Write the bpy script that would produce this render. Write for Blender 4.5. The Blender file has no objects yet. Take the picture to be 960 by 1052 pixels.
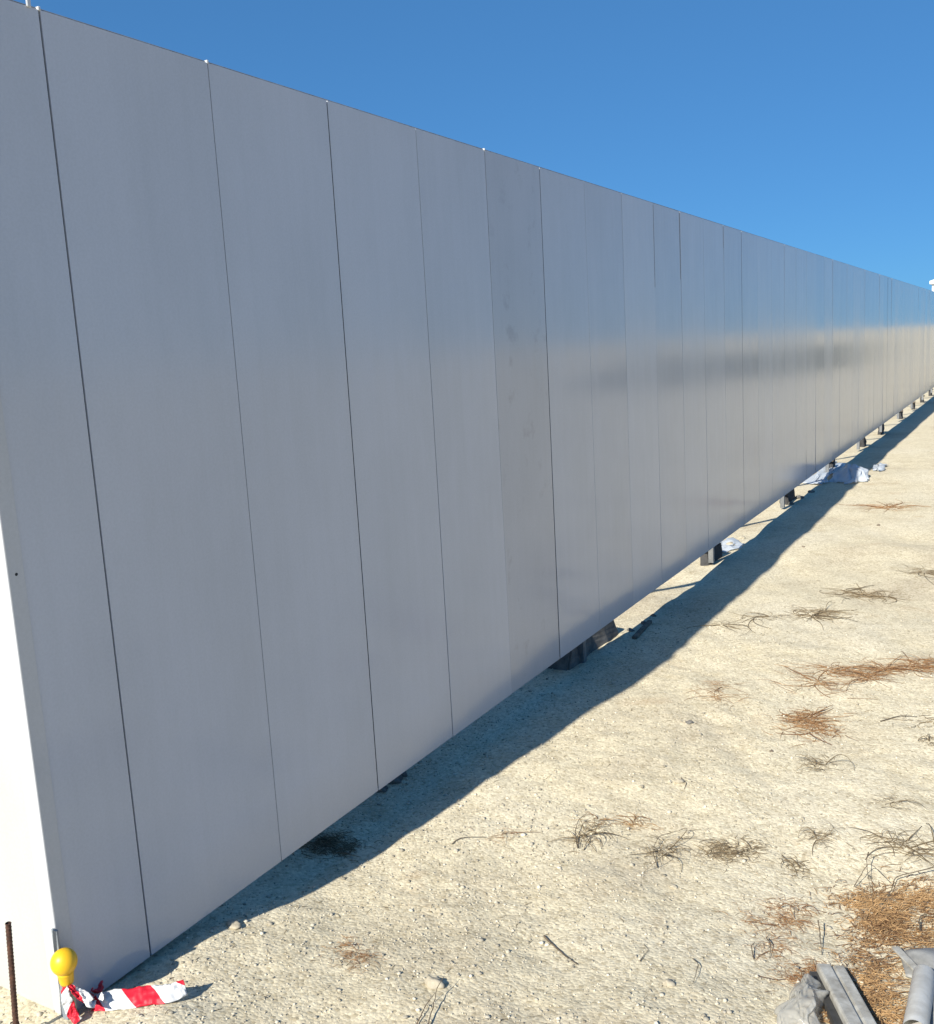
import bpy, bmesh, math, random
import numpy as np
from mathutils import Vector, Matrix
random.seed(7); rng = np.random.default_rng(7)
R = math.radians
SC = bpy.context.scene
COL = SC.collection

# ------------------------------------------------------------------ camera numbers (fitted to the photo)
F_PX, PITCH, ROLL, HEAD = 1005.0, R(9.27), R(3.25), R(29.85)
CAM = np.array([2.055, 0.0, 1.6])
WALL_H, CORNER_Y, SEAM0, PW = 2.455, 1.408, 1.685, 0.5565
FWD = np.array([-math.sin(HEAD)*math.cos(PITCH), math.cos(HEAD)*math.cos(PITCH), -math.sin(PITCH)])
R0 = np.array([math.cos(HEAD), math.sin(HEAD), 0]); U0 = np.cross(R0, FWD)
RT = math.cos(ROLL)*R0 - math.sin(ROLL)*U0
DN = -math.sin(ROLL)*R0 - math.cos(ROLL)*U0

# ------------------------------------------------------------------ terrain height
def _h(i, j, s):
    n = (i*374761393 + j*668265263 + s*1442695041) & 0xffffffff
    n = ((n ^ (n >> 13))*1274126177) & 0xffffffff
    return ((n ^ (n >> 16)) & 0xffff)/65535.0
def vn(x, y, s=0):
    x = np.asarray(x, float); y = np.asarray(y, float)
    i = np.floor(x).astype(np.int64); j = np.floor(y).astype(np.int64)
    u = x-i; v = y-j; u = u*u*(3-2*u); v = v*v*(3-2*v)
    return ((_h(i,j,s)*(1-u)+_h(i+1,j,s)*u)*(1-v)+(_h(i,j+1,s)*(1-u)+_h(i+1,j+1,s)*u)*v)*2-1
def sst(t):
    t = np.clip(t, 0, 1); return t*t*(3-2*t)
def ground_z(x, y, fine=True):
    x = np.asarray(x, float); y = np.asarray(y, float)
    z = -0.150*sst((y-1.38)/1.7) - 0.03*sst((y-3)/4) - 0.06*sst((y-12)/14)
    z = z + 0.022*np.exp(-((y-1.42)/0.18)**2)*np.exp(-((x-0.30)/0.2)**2)
    near = np.exp(-(np.maximum(np.hypot(x-1.5, y-4)-8, 0)/12)**2)
    z = z + near*(0.016*vn(x*1.3+3.1, y*1.1+7.7, 1) + 0.014*vn(x*3.1, y*2.6, 2))
    r = np.hypot(x, y)
    z = z + 0.25*vn(x/22, y/22, 3)*sst((r-30)/60)
    # low rise of land far off to the right
    z = z + 2.6*sst((x-70)/120)*(0.75+0.25*vn(x/60, y/60, 4))
    z = z + 1.5*sst((y-120)/150)*(0.8+0.2*vn(x/50+5, y/50, 5))
    if fine:
        z = z + near*(0.0045*vn(x*8, y*8, 6) + 0.0020*vn(x*19, y*19, 7) + 0.0011*vn(x*43, y*43, 8)*sst((7-y)/4))
        # shallow furrows left by a rake / tyres
        z = z + near*0.004*vn((x*0.8+y*0.6)*9, (y*0.8-x*0.6)*1.2, 9)
    return z
def gp(px, py):
    v = RT*(px-480)/F_PX + DN*(py-526)/F_PX + FWD
    z = -0.15
    for _ in range(7):
        t = (z-CAM[2])/v[2]; p = CAM+t*v; z = float(ground_z(p[0], p[1]))
    return Vector((p[0], p[1], float(ground_z(p[0], p[1]))))
def wp(px, py, x=0.0):
    v = RT*(px-480)/F_PX + DN*(py-526)/F_PX + FWD
    return Vector(CAM + (x-CAM[0])/v[0]*v)

# ------------------------------------------------------------------ materials
def mat(name, col, rough=0.7, spec=0.5, metal=0.0):
    m = bpy.data.materials.new(name); m.use_nodes = True
    b = m.node_tree.nodes['Principled BSDF']
    b.inputs['Base Color'].default_value = (*col, 1); b.inputs['Roughness'].default_value = rough
    b.inputs['Specular IOR Level'].default_value = spec; b.inputs['Metallic'].default_value = metal
    return m, m.node_tree.nodes, m.node_tree.links, b
def nd(n, t, **k):
    q = n.new(t)
    for a, v in k.items(): setattr(q, a, v)
    return q
def ramp(n, pts):
    q = n.new('ShaderNodeValToRGB'); cr = q.color_ramp
    while len(cr.elements) < len(pts): cr.elements.new(0.5)
    for e, (p, c) in zip(cr.elements, pts):
        e.position = p; e.color = (*c, 1) if len(c) == 3 else c
    return q
def noise(n, l, vec, scale, detail=4, rough=0.55, dist=0.0):
    q = n.new('ShaderNodeTexNoise'); q.inputs['Scale'].default_value = scale
    q.inputs['Detail'].default_value = detail; q.inputs['Roughness'].default_value = rough
    q.inputs['Distortion'].default_value = dist
    if vec is not None: l.new(vec, q.inputs['Vector'])
    return q
def mixc(n, l, f, a, b, mode='MIX'):
    q = n.new('ShaderNodeMix'); q.data_type = 'RGBA'; q.blend_type = mode
    for s, v in ((q.inputs[0], f), (q.inputs[6], a), (q.inputs[7], b)):
        if isinstance(v, bpy.types.NodeSocket): l.new(v, s)
        elif isinstance(v, (int, float)): s.default_value = v
        else: s.default_value = (*v, 1)
    return q.outputs[2]
def bump(n, l, h, strength, dist, prev=None):
    q = n.new('ShaderNodeBump'); q.inputs['Strength'].default_value = strength; q.inputs['Distance'].default_value = dist
    l.new(h, q.inputs['Height'])
    if prev is not None: l.new(prev, q.inputs['Normal'])
    return q.outputs['Normal']

def mat_sand():
    m, n, l, b = mat('crushed_limestone', (0.5, 0.45, 0.35), 0.95, 0.1)
    pos = nd(n, 'ShaderNodeNewGeometry').outputs['Position']
    big = noise(n, l, pos, 0.9, 5, 0.6)
    c1 = ramp(n, [(0.32, (0.50,0.44,0.335)), (0.48, (0.61,0.55,0.415)), (0.68, (0.65,0.595,0.47))]); l.new(big.outputs[0], c1.inputs[0])
    med = noise(n, l, pos, 9, 6, 0.65)
    c2 = ramp(n, [(0.3, (0.86,0.84,0.80)), (0.5, (1,1,1)), (0.72, (1.06,1.06,1.06))]); l.new(med.outputs[0], c2.inputs[0])
    c = mixc(n, l, 0.8, c1.outputs[0], c2.outputs[0], 'MULTIPLY')
    # grains : voronoi cells of stone chips
    v = nd(n, 'ShaderNodeTexVoronoi'); v.inputs['Scale'].default_value = 95; l.new(pos, v.inputs['Vector'])
    sep = nd(n, 'ShaderNodeSeparateColor'); l.new(v.outputs['Color'], sep.inputs[0])
    c3 = ramp(n, [(0.0, (0.62,0.58,0.50)), (0.25, (0.90,0.88,0.84)), (0.7, (1.02,1.02,1.0)), (1.0, (1.25,1.25,1.22))]); l.new(sep.outputs[0], c3.inputs[0])
    c = mixc(n, l, 0.75, c, c3.outputs[0], 'MULTIPLY')
    f = noise(n, l, pos, 260, 3, 0.7)
    c4 = ramp(n, [(0.34, (0.72,0.69,0.63)), (0.5, (1,1,1)), (0.7, (1.1,1.1,1.08))]); l.new(f.outputs[0], c4.inputs[0])
    c = mixc(n, l, 0.7, c, c4.outputs[0], 'MULTIPLY')
    # rusty fines blown from the needles, in patches
    st = noise(n, l, pos, 2.3, 5, 0.7, 0.6)
    sr = ramp(n, [(0.60, (0,0,0)), (0.74, (1,1,1))]); l.new(st.outputs[0], sr.inputs[0])
    k = nd(n, 'ShaderNodeMath', operation='MULTIPLY'); l.new(sr.outputs[0], k.inputs[0]); k.inputs[1].default_value = 0.42
    c = mixc(n, l, k.outputs[0], c, (0.40,0.27,0.15))
    l.new(c, b.inputs['Base Color'])
    n1 = bump(n, l, med.outputs[0], 0.4, 0.008)
    inv = nd(n, 'ShaderNodeMath', operation='SUBTRACT'); inv.inputs[0].default_value = 1; l.new(v.outputs['Distance'], inv.inputs[1])
    n2 = bump(n, l, inv.outputs[0], 0.38, 0.005, n1)
    n3 = bump(n, l, f.outputs[0], 0.35, 0.003, n2)
    l.new(n3, b.inputs['Normal'])
    return m
SAND = mat_sand()

def mat_panel(name, base, stain=0.0):
    m, n, l, b = mat(name, base, 0.3, 0.42)
    g = nd(n, 'ShaderNodeNewGeometry').outputs['Position']
    oi = nd(n, 'ShaderNodeObjectInfo')
    mp = nd(n, 'ShaderNodeMapping'); mp.inputs['Scale'].default_value = (26, 26, 0.35); l.new(g, mp.inputs['Vector'])
    st = noise(n, l, mp.outputs[0], 1.0, 5, 0.6)
    mp2 = nd(n, 'ShaderNodeMapping'); mp2.inputs['Scale'].default_value = (2.5, 2.5, 1.2); l.new(g, mp2.inputs['Vector'])
    dirt = noise(n, l, mp2.outputs[0], 1.0, 6, 0.65)
    fine = noise(n, l, g, 140, 3, 0.7)
    # faint vertical dust runs and grime, a little different on each sheet
    cr = ramp(n, [(0.35, (0.955,0.955,0.95)), (0.55, (1,1,1)), (0.75, (1.03,1.03,1.035))]); l.new(st.outputs[0], cr.inputs[0])
    c = mixc(n, l, 0.35, base, cr.outputs[0], 'MULTIPLY')
    cr2 = ramp(n, [(0.3, (0.93,0.93,0.92)), (0.6, (1.02,1.02,1.02))]); l.new(dirt.outputs[0], cr2.inputs[0])
    c = mixc(n, l, 0.8, c, cr2.outputs[0], 'MULTIPLY')
    mr = nd(n, 'ShaderNodeMapRange'); l.new(oi.outputs['Random'], mr.inputs[0]); mr.inputs[3].default_value = 0.96; mr.inputs[4].default_value = 1.03
    cc = nd(n, 'ShaderNodeCombineColor'); [l.new(mr.outputs[0], cc.inputs[i]) for i in range(3)]
    c = mixc(n, l, 1.0, c, cc.outputs[0], 'MULTIPLY')
    cr3 = ramp(n, [(0.40, (0.95,0.95,0.95)), (0.6, (1.03,1.03,1.03))]); l.new(fine.outputs[0], cr3.inputs[0])
    c = mixc(n, l, 0.6, c, cr3.outputs[0], 'MULTIPLY')
    # dust splashed on the lowest hand's breadth
    sx = nd(n, 'ShaderNodeSeparateXYZ'); l.new(g, sx.inputs[0])
    ds = nd(n, 'ShaderNodeMapRange'); l.new(sx.outputs[2], ds.inputs[0]); ds.inputs[1].default_value = 0.0; ds.inputs[2].default_value = 0.22; ds.inputs[3].default_value = 0.5; ds.inputs[4].default_value = 0.0
    dm = nd(n, 'ShaderNodeMath', operation='MULTIPLY'); l.new(ds.outputs[0], dm.inputs[0]); l.new(dirt.outputs[0], dm.inputs[1])
    c = mixc(n, l, dm.outputs[0], c, (0.50,0.45,0.38))
    if stain:
        sn = noise(n, l, g, 7, 5, 0.6); sr = ramp(n, [(0.58, (0,0,0)), (0.70, (stain,)*3)]); l.new(sn.outputs[0], sr.inputs[0])
        c = mixc(n, l, sr.outputs[0], c, (0.20,0.20,0.21))
    l.new(c, b.inputs['Base Color'])
    rr = nd(n, 'ShaderNodeMapRange'); l.new(st.outputs[0], rr.inputs[0]); rr.inputs[1].default_value = 0.3; rr.inputs[2].default_value = 0.7; rr.inputs[3].default_value = 0.10; rr.inputs[4].default_value = 0.19
    r2 = nd(n, 'ShaderNodeMapRange'); l.new(oi.outputs['Random'], r2.inputs[0]); r2.inputs[3].default_value = -0.02; r2.inputs[4].default_value = 0.04
    ra_ = nd(n, 'ShaderNodeMath', operation='ADD'); l.new(rr.outputs[0], ra_.inputs[0]); l.new(r2.outputs[0], ra_.inputs[1])
    l.new(ra_.outputs[0], b.inputs['Roughness'])
    n1 = bump(n, l, st.outputs[0], 0.25, 0.0004)
    mp3 = nd(n, 'ShaderNodeMapping'); mp3.inputs['Scale'].default_value = (5, 5, 0.8); l.new(g, mp3.inputs['Vector'])
    wv = noise(n, l, mp3.outputs[0], 1.0, 2, 0.5)
    n2 = bump(n, l, wv.outputs[0], 0.3, 0.003, n1)
    l.new(n2, b.inputs['Normal'])
    return m
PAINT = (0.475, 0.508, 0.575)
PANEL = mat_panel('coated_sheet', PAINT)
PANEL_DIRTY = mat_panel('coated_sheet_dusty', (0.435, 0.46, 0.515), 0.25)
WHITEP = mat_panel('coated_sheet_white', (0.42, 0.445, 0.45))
TRIM = mat_panel('trim_sheet', (0.47, 0.49, 0.52))

def simple(name, col, rough=0.6, var=0.25, scale=30, spec=0.4, metal=0.0, bd=0.002, bs=0.4, dark=None):
    m, n, l, b = mat(name, col, rough, spec, metal)
    g = nd(n, 'ShaderNodeTexCoord').outputs['Object']
    q = noise(n, l, g, scale, 5, 0.65)
    lo = dark or tuple(c*(1-var) for c in col); hi = tuple(min(1, c*(1+var)) for c in col)
    r_ = ramp(n, [(0.3, lo), (0.7, hi)]); l.new(q.outputs[0], r_.inputs[0]); l.new(r_.outputs[0], b.inputs['Base Color'])
    l.new(bump(n, l, q.outputs[0], bs, bd), b.inputs['Normal'])
    return m
GASKET = simple('dark_gasket', (0.025,0.028,0.032), 0.8)
SEAMG = simple('grey_gasket', (0.19,0.205,0.225), 0.8)
DARKB = simple('shade_dark_block', (0.05,0.05,0.052), 0.9, 0.3, 18)  # far blocks: shade of the gap under the wall put into the colour
STEEL = simple('galvanised_steel', (0.22,0.23,0.24), 0.5, 0.2, 20, metal=0.6)
GREYBAR = simple('grey_painted_steel', (0.20,0.23,0.26), 0.5, 0.12, 30)
RUST = simple('rusty_steel', (0.075,0.035,0.022), 0.85, 0.5, 90, bd=0.001, dark=(0.02,0.012,0.010))
CONC = simple('weathered_concrete', (0.15,0.145,0.135), 0.95, 0.35, 18, 0.2, bd=0.006)
TIMBER = simple('weathered_timber', (0.17,0.14,0.11), 0.9, 0.45, 25, 0.2, bd=0.004)
YELLOW = simple('yellow_plastic', (0.74,0.44,0.012), 0.42, 0.04, 40, 0.5, bd=0.0003)
STAKE = simple('pale_green_paint', (0.42,0.52,0.38), 0.5, 0.15, 40)
CLIP = simple('white_clip', (0.50,0.52,0.54), 0.4, 0.05)
PVC = simple('grey_plastic', (0.40,0.395,0.365), 0.55, 0.3, 22, 0.4, bd=0.001, dark=(0.25,0.23,0.19))
PVCW = simple('pale_grey_tube', (0.66,0.65,0.61), 0.5, 0.1, 18, 0.4, bd=0.0008, dark=(0.50,0.48,0.43))
PVC_SHADE = simple('slot_shade', (0.045,0.045,0.045), 0.8, 0.3)  # near-black colour painting the shade beside the grooved strip
SLAB = simple('grey_sheet_offcut', (0.27,0.27,0.26), 0.6, 0.3, 20, 0.4, bd=0.001)
CABINW = simple('white_cabin_paint', (0.75,0.77,0.78), 0.5, 0.04, 3)
BARK = simple('dry_twig', (0.12,0.095,0.07), 0.9, 0.5, 80, 0.2, dark=(0.05,0.04,0.03))
def needle_mat(name, a, b_):
    m, n, l, b = mat(name, a, 0.8, 0.25)
    at = nd(n, 'ShaderNodeAttribute'); at.attribute_name = 'tone'
    r_ = ramp(n, [(0, a), (1, b_)]); l.new(at.outputs['Fac'], r_.inputs[0]); l.new(r_.outputs[0], b.inputs['Base Color'])
    return m
RUSTY_NEEDLE = needle_mat('rusty_needles', (0.17,0.08,0.035), (0.42,0.26,0.13))
GOLD_NEEDLE = needle_mat('golden_needles', (0.13,0.066,0.032), (0.50,0.32,0.155))
DULL_NEEDLE = needle_mat('dull_dead_stems', (0.10,0.075,0.045), (0.30,0.23,0.14))
STONE = needle_mat('limestone_chip', (0.20,0.18,0.14), (0.66,0.61,0.50))
STONE.node_tree.nodes['Principled BSDF'].inputs['Roughness'].default_value = 0.95
CLOD = simple('limestone_clod', (0.40,0.36,0.28), 0.95, 0.2, 60, 0.1, bd=0.004)

def mat_film(name, col, trans, rough=0.3):
    m, n, l, b = mat(name, col, rough, 0.6)
    g = nd(n, 'ShaderNodeTexCoord').outputs['Object']
    q = noise(n, l, g, 22, 4, 0.6, 1.0)
    l.new(bump(n, l, q.outputs[0], 0.5, 0.006), b.inputs['Normal'])
    tr = nd(n, 'ShaderNodeBsdfTransparent'); tl = nd(n, 'ShaderNodeBsdfTranslucent'); tl.inputs[0].default_value = (*col, 1)
    m1 = nd(n, 'ShaderNodeMixShader'); m1.inputs[0].default_value = 0.35
    l.new(b.outputs[0], m1.inputs[1]); l.new(tl.outputs[0], m1.inputs[2])
    m2 = nd(n, 'ShaderNodeMixShader'); m2.inputs[0].default_value = trans
    l.new(m1.outputs[0], m2.inputs[1]); l.new(tr.outputs[0], m2.inputs[2])
    l.new(m2.outputs[0], n['Material Output'].inputs['Surface'])
    return m
FILM = mat_film('clear_crumpled_film', (0.62,0.61,0.57), 0.58, 0.18)
BAGF = mat_film('white_plastic_film', (0.74,0.79,0.85), 0.15)

def mat_tape():
    m, n, l, b = mat('red_white_tape', (0.8,0.8,0.8), 0.5, 0.3)
    uv = nd(n, 'ShaderNodeUVMap').outputs[0]
    s = nd(n, 'ShaderNodeSeparateXYZ'); l.new(uv, s.inputs[0])
    k = nd(n, 'ShaderNodeMath', operation='MULTIPLY_ADD'); l.new(s.outputs[1], k.inputs[0]); k.inputs[1].default_value = -0.30; l.new(s.outputs[0], k.inputs[2])
    fr = nd(n, 'ShaderNodeMath', operation='FRACT'); l.new(k.outputs[0], fr.inputs[0])
    gt = nd(n, 'ShaderNodeMath', operation='GREATER_THAN'); l.new(fr.outputs[0], gt.inputs[0]); gt.inputs[1].default_value = 0.5
    l.new(mixc(n, l, gt.outputs[0], (0.60,0.61,0.62), (0.55,0.015,0.035)), b.inputs['Base Color'])
    q = noise(n, l, nd(n, 'ShaderNodeTexCoord').outputs['Object'], 60, 3); l.new(bump(n, l, q.outputs[0], 0.25, 0.001), b.inputs['Normal'])
    return m
TAPE = mat_tape()

# ------------------------------------------------------------------ object helpers
def tag(o, label=None, cat=None, group=None, kind=None):
    if label: o['label'] = label
    if cat: o['category'] = cat
    if group: o['group'] = group
    if kind: o['kind'] = kind
    return o
def empty(name, loc):
    o = bpy.data.objects.new(name, None); COL.objects.link(o); o.location = loc; o.empty_display_size = 0.1
    return o
def link(name, me, m, parent=None, loc=None, smooth=False):
    me.name = name; o = bpy.data.objects.new(name, me); COL.objects.link(o)
    if m: me.materials.append(m)
    if smooth: me.polygons.foreach_set('use_smooth', [True]*len(me.polygons))
    if parent is not None: o.parent = parent
    if loc is not None: o.location = loc
    return o
def from_bm(bm):
    me = bpy.data.meshes.new('mesh'); bm.to_mesh(me); bm.free(); return me
def box_me(x0, x1, y0, y1, z0, z1, bev=0.0, seg=1):
    bm = bmesh.new(); bmesh.ops.create_cube(bm, size=1)
    for v in bm.verts:
        v.co = Vector((x0+(v.co.x+.5)*(x1-x0), y0+(v.co.y+.5)*(y1-y0), z0+(v.co.z+.5)*(z1-z0)))
    if bev: bmesh.ops.bevel(bm, geom=bm.edges[:], offset=bev, segments=seg, affect='EDGES', profile=0.5)
    return from_bm(bm)
def lathe(prof, seg=32):
    vs, fs = [], []
    for r, z in prof:
        for k in range(seg):
            a = 2*math.pi*k/seg; vs.append((r*math.cos(a), r*math.sin(a), z))
    for i in range(len(prof)-1):
        for k in range(seg):
            fs.append((i*seg+k, i*seg+(k+1) % seg, (i+1)*seg+(k+1) % seg, (i+1)*seg+k))
    me = bpy.data.meshes.new('m'); me.from_pydata(vs, [], fs); me.update(); return me
def raw(V, Fc, tone=None):
    me = bpy.data.meshes.new('m'); nF, k = Fc.shape
    me.vertices.add(len(V)); me.vertices.foreach_set('co', V.astype(np.float32).ravel())
    me.loops.add(nF*k); me.loops.foreach_set('vertex_index', Fc.astype(np.int32).ravel())
    me.polygons.add(nF); me.polygons.foreach_set('loop_start', np.arange(0, nF*k, k, dtype=np.int32))
    me.update(calc_edges=True)
    if tone is not None:
        a = me.attributes.new('tone', 'FLOAT', 'POINT'); a.data.foreach_set('value', tone.astype(np.float32))
    return me
def tube(paths):
    """paths: list of (points Nx3, radii N, tone) -> one mesh of thin 4-sided strands"""
    V, Fc, T = [], [], []; base = 0
    for P, rad, tn in paths:
        P = np.asarray(P, float); N = len(P); tg = np.gradient(P, axis=0)
        tg /= np.linalg.norm(tg, axis=1)[:, None]+1e-9
        up = np.array([0, 0, 1.0]); s = np.cross(tg, up); bad = np.linalg.norm(s, axis=1) < 0.05; s[bad] = [1, 0, 0]
        s /= np.linalg.norm(s, axis=1)[:, None]; u = np.cross(s, tg)
        for k in range(4):
            a = k*math.pi/2+0.5
            V.append(P+(s*math.cos(a)+u*math.sin(a))*np.asarray(rad)[:, None])
        i = np.arange(N-1)
        for k in range(4):
            k2 = (k+1) % 4
            Fc.append(np.stack([base+k*N+i, base+k2*N+i, base+k2*N+i+1, base+k*N+i+1], 1))
        T.append(np.full(4*N, tn)); base += 4*N
    return raw(np.concatenate(V), np.concatenate(Fc), np.concatenate(T))
def strand(x, y, L, ang, curl, r0, lift=0.003, arch=0.0, n=7, tone=0.5, rise=0.0):
    ts = np.linspace(0, 1, n); a = ang+curl*(ts-0.5)
    dx = np.cumsum(np.cos(a))*L/n; dy = np.cumsum(np.sin(a))*L/n
    X = x+dx; Y = y+dy; Z = ground_z(X, Y)+lift+arch*np.sin(ts*math.pi)+rise*ts
    return (np.stack([X, Y, Z], 1), r0*(1-0.6*ts), tone)

# ------------------------------------------------------------------ GROUND (one sheet to the horizon)
def grade(lo, hi, step, far, gr=1.09):
    c = list(np.arange(lo, hi, step)); s = step
    while c[-1] < far: s *= gr; c.append(c[-1]+s)
    s = step
    while c[0] > -far: s *= gr; c.insert(0, c[0]-s)
    return np.array(c)
xs = grade(-0.35, 3.3, 0.0125, 3000); ys = grade(1.0, 5.2, 0.0125, 3000, 1.045)
X, Y = np.meshgrid(xs, ys); Z = ground_z(X, Y)
nx, ny = len(xs), len(ys); ii = (np.arange(ny-1)[:, None]*nx+np.arange(nx-1)[None, :]).ravel()
me = raw(np.stack([X.ravel(), Y.ravel(), Z.ravel()], 1), np.stack([ii, ii+1, ii+nx+1, ii+nx], 1))
g = link('ground', me, SAND, smooth=True); tag(g, kind='structure', label='pale crushed limestone ground in sun and wall shade')

# loose chips
ico = None
bm = bmesh.new(); bmesh.ops.create_icosphere(bm, subdivisions=1, radius=1)
IV = np.array([v.co[:] for v in bm.verts]); IF = np.array([[v.index for v in f.verts] for f in bm.faces]); bm.free()
def stones(xy, rad, name, m, label, cat, sink=0.25):
    N = len(xy); J = IV[None]*(1+rng.uniform(-.28, .28, (N, 12, 1)))
    sc = rng.uniform(.6, 1.25, (N, 1, 3)); sc[:, :, 2] *= 0.65; J = J*sc*rad[:, None, None]
    a = rng.uniform(0, 6.28, N); ca, sa = np.cos(a), np.sin(a)
    V = np.stack([J[..., 0]*ca[:, None]-J[..., 1]*sa[:, None], J[..., 0]*sa[:, None]+J[..., 1]*ca[:, None], J[..., 2]], -1)
    z = ground_z(xy[:, 0], xy[:, 1])+rad*(0.5-sink)
    V += np.stack([xy[:, 0], xy[:, 1], z], 1)[:, None]
    Fc = (IF[None]+(np.arange(N)*12)[:, None, None]).reshape(-1, 3)
    tone = np.repeat(rng.beta(2, 2, N), 12)
    return link(name, raw(V.reshape(-1, 3), Fc, tone), m)
N = 95000
xy = np.stack([rng.uniform(-0.3, 3.2, N), 1.0+rng.uniform(0, 1, N)**1.35*5.5], 1)
dens = 0.5+0.5*vn(xy[:, 0]*1.7, xy[:, 1]*1.7, 21)
keep = rng.uniform(0, 1, N) < (0.25+0.75*dens)*np.clip(1.25-(xy[:, 1]-1)/6, .15, 1); xy = xy[keep]
rad = 0.0013+0.0012*rng.exponential(1, len(xy)); rad = np.where(rng.random(len(xy)) < .012, rad*2.2, rad); rad = np.minimum(rad, 0.0095)
o = stones(xy, rad, 'gravel', STONE, '', ''); tag(o, 'loose limestone chips strewn over the pale ground', 'gravel', kind='stuff')

# a few individual clods / bigger stones
def clod(px, py, r, label, m=CLOD):
    p = gp(px, py); bm = bmesh.new(); bmesh.ops.create_icosphere(bm, subdivisions=3, radius=1)
    s = random.uniform(0, 50)
    for v in bm.verts:
        q = v.co*1.4+Vector((s, s, s)); k = 1+0.35*float(vn(q.x*1.1+q.z, q.y*1.1, 31))+0.12*float(vn(q.x*4+q.z*3, q.y*4, 32))
        v.co = Vector((v.co.x*1.25, v.co.y*0.9, v.co.z*0.7))*k*r
    o = link('stone', from_bm(bm), m, loc=p+Vector((0, 0, r*0.2)), smooth=True); o.rotation_euler.z = random.uniform(0, 6)
    return tag(o, label, 'stone', 'larger stones lying on the ground')
clod(698, 804, 0.016, 'small pale stone with dark hollow beside it, in the middle of the bare ground')
clod(708, 743, 0.013, 'small bluish grey stone left of the rust needle clumps', CONC)
clod(793, 772, 0.008, 'tiny dark stone on clean sand right of the bluish stone', TIMBER)
clod(240, 952, 0.019, 'pale sand lump on the edge of the wall shadow near the tape')
clod(692, 912, 0.010, 'pale knuckle-sized stone on gravel below the curled stems')
clod(688, 1012, 0.014, 'pale stone left of the clear crumpled film')
clod(262, 878, 0.018, 'stone in the shade at the foot of the second wide panel', CONC)
clod(246, 900, 0.014, 'round stone in the wall shade above the sand lump', CONC)
clod(826, 562, 0.012, 'dark pebble on the far sand between shadow and brown litter', TIMBER)
clod(903, 540, 0.015, 'small dark clod on the far sand below the plastic bag', TIMBER)
clod(446, 1012, 0.022, 'sand lump beside the forked twig at the bottom edge')

# ------------------------------------------------------------------ THE LONG WALL
wall = empty('panel_wall', (0, CORNER_Y, 0))
tag(wall, 'long grey-white panel wall in shade receding to the right, glossy vertical sheets', 'wall')
def wpart(name, me, m, loc=(0, 0, 0), **k):
    o = link(name, me, m, wall, Vector(loc)); 
    if k.get('label'): o['label'] = k['label']
    return o
# Empty sits at the corner: local y = Y - CORNER_Y
LAST = 91
gaps = {0: .0055, 1: .0030, 2: .0048, 3: .0038, 4: .0022, 5: .0075, 12: .009, 16: .005, 21: .005, 30: .022}
def gap(k): return gaps.get(k, 0.0012+0.0018*float(_h(k, 5, 9)))
edges = [(CORNER_Y+0.002, SEAM0-gap(0)/2)]
for k in range(LAST):
    a, b_ = SEAM0+k*PW, SEAM0+(k+1)*PW
    edges.append((a+gap(k)/2, b_-gap(k+1)/2))
for i, (a, b_) in enumerate(edges):
    c = (a+b_)/2; dirty = (i == 5)
    o = wpart('panel', box_me(-0.04, 0, a-c, b_-c, -WALL_H/2, WALL_H/2, 0.0006), PANEL_DIRTY if dirty else PANEL, (0, c-CORNER_Y, WALL_H/2),
              label='duller, dustier panel with a dark scuff' if dirty else None)
    if i > 0:
        o.rotation_euler = (0, R(random.gauss(0, 0.045)), R(random.gauss(0, 0.035)))
        o.location.x = -random.uniform(0, 0.0003)
for k in range(LAST+1):
    y = SEAM0+k*PW
    wpart('seam_gasket', box_me(-0.034, -0.0014 if k else -0.006, -0.012, 0.012, 0.01, WALL_H-0.01), GASKET if k in (0, 2, 5, 12, 30) else SEAMG, (0, y-CORNER_Y, 0))
Lw = SEAM0+LAST*PW-CORNER_Y
wpart('bottom_rail', box_me(-0.044, -0.012, 0.045, Lw, -0.010, -0.0005, 0.002), GASKET)
wpart('top_rail', box_me(-0.044, -0.006, 0.045, Lw, WALL_H+0.0005, WALL_H+0.006, 0.001), SEAMG)
# folded corner trim (leg on the long face, leg on the end face)
bm = bmesh.new()
sec = [(0.003, 0.045), (0.003, 0.004), (0.0022, 0.0018), (0.0, 0.0008), (-0.003, 0.0), (-0.045, 0.0), (-0.045, 0.0015), (0.0012, 0.0022), (0.0012, 0.045)]
for z in (0.0, WALL_H+0.012):
    for (x, y) in sec: bm.verts.new((x, y-0.0035, z))
bm.verts.ensure_lookup_table(); n_ = len(sec)
for k in range(n_): bm.faces.new((bm.verts[k], bm.verts[(k+1) % n_], bm.verts[n_+(k+1) % n_], bm.verts[n_+k]))
bm.faces.new([bm.verts[n_+k] for k in range(n_)]); bm.faces.new([bm.verts[k] for k in range(n_)][::-1])
bmesh.ops.recalc_face_normals(bm, faces=bm.faces[:])
wpart('corner_trim', from_bm(bm), TRIM)
for k, dz in ((0, 0.0), (1, 0), (4, 0)):
    wpart('top_clip', box_me(-0.012, 0.002, -0.0035, 0.0035, WALL_H-0.002, WALL_H+0.0075, 0.001), CLIP, (0, SEAM0+k*PW-CORNER_Y, 0))
p = wp(28, 2); wpart('top_clip', box_me(0.0005, 0.006, -0.006, 0.006, -0.02, 0.028, 0.002), CLIP, (0, p.y-CORNER_Y, p.z+0.008))
p = wp(16, 590); s_ = wpart('screw_head', lathe([(0.0, 0.003), (0.004, 0.0028), (0.0055, 0.001), (0.0055, 0)], 12), GASKET, (0.0002, p.y-CORNER_Y, p.z)); s_.rotation_euler = (0, R(90), 0)
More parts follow.
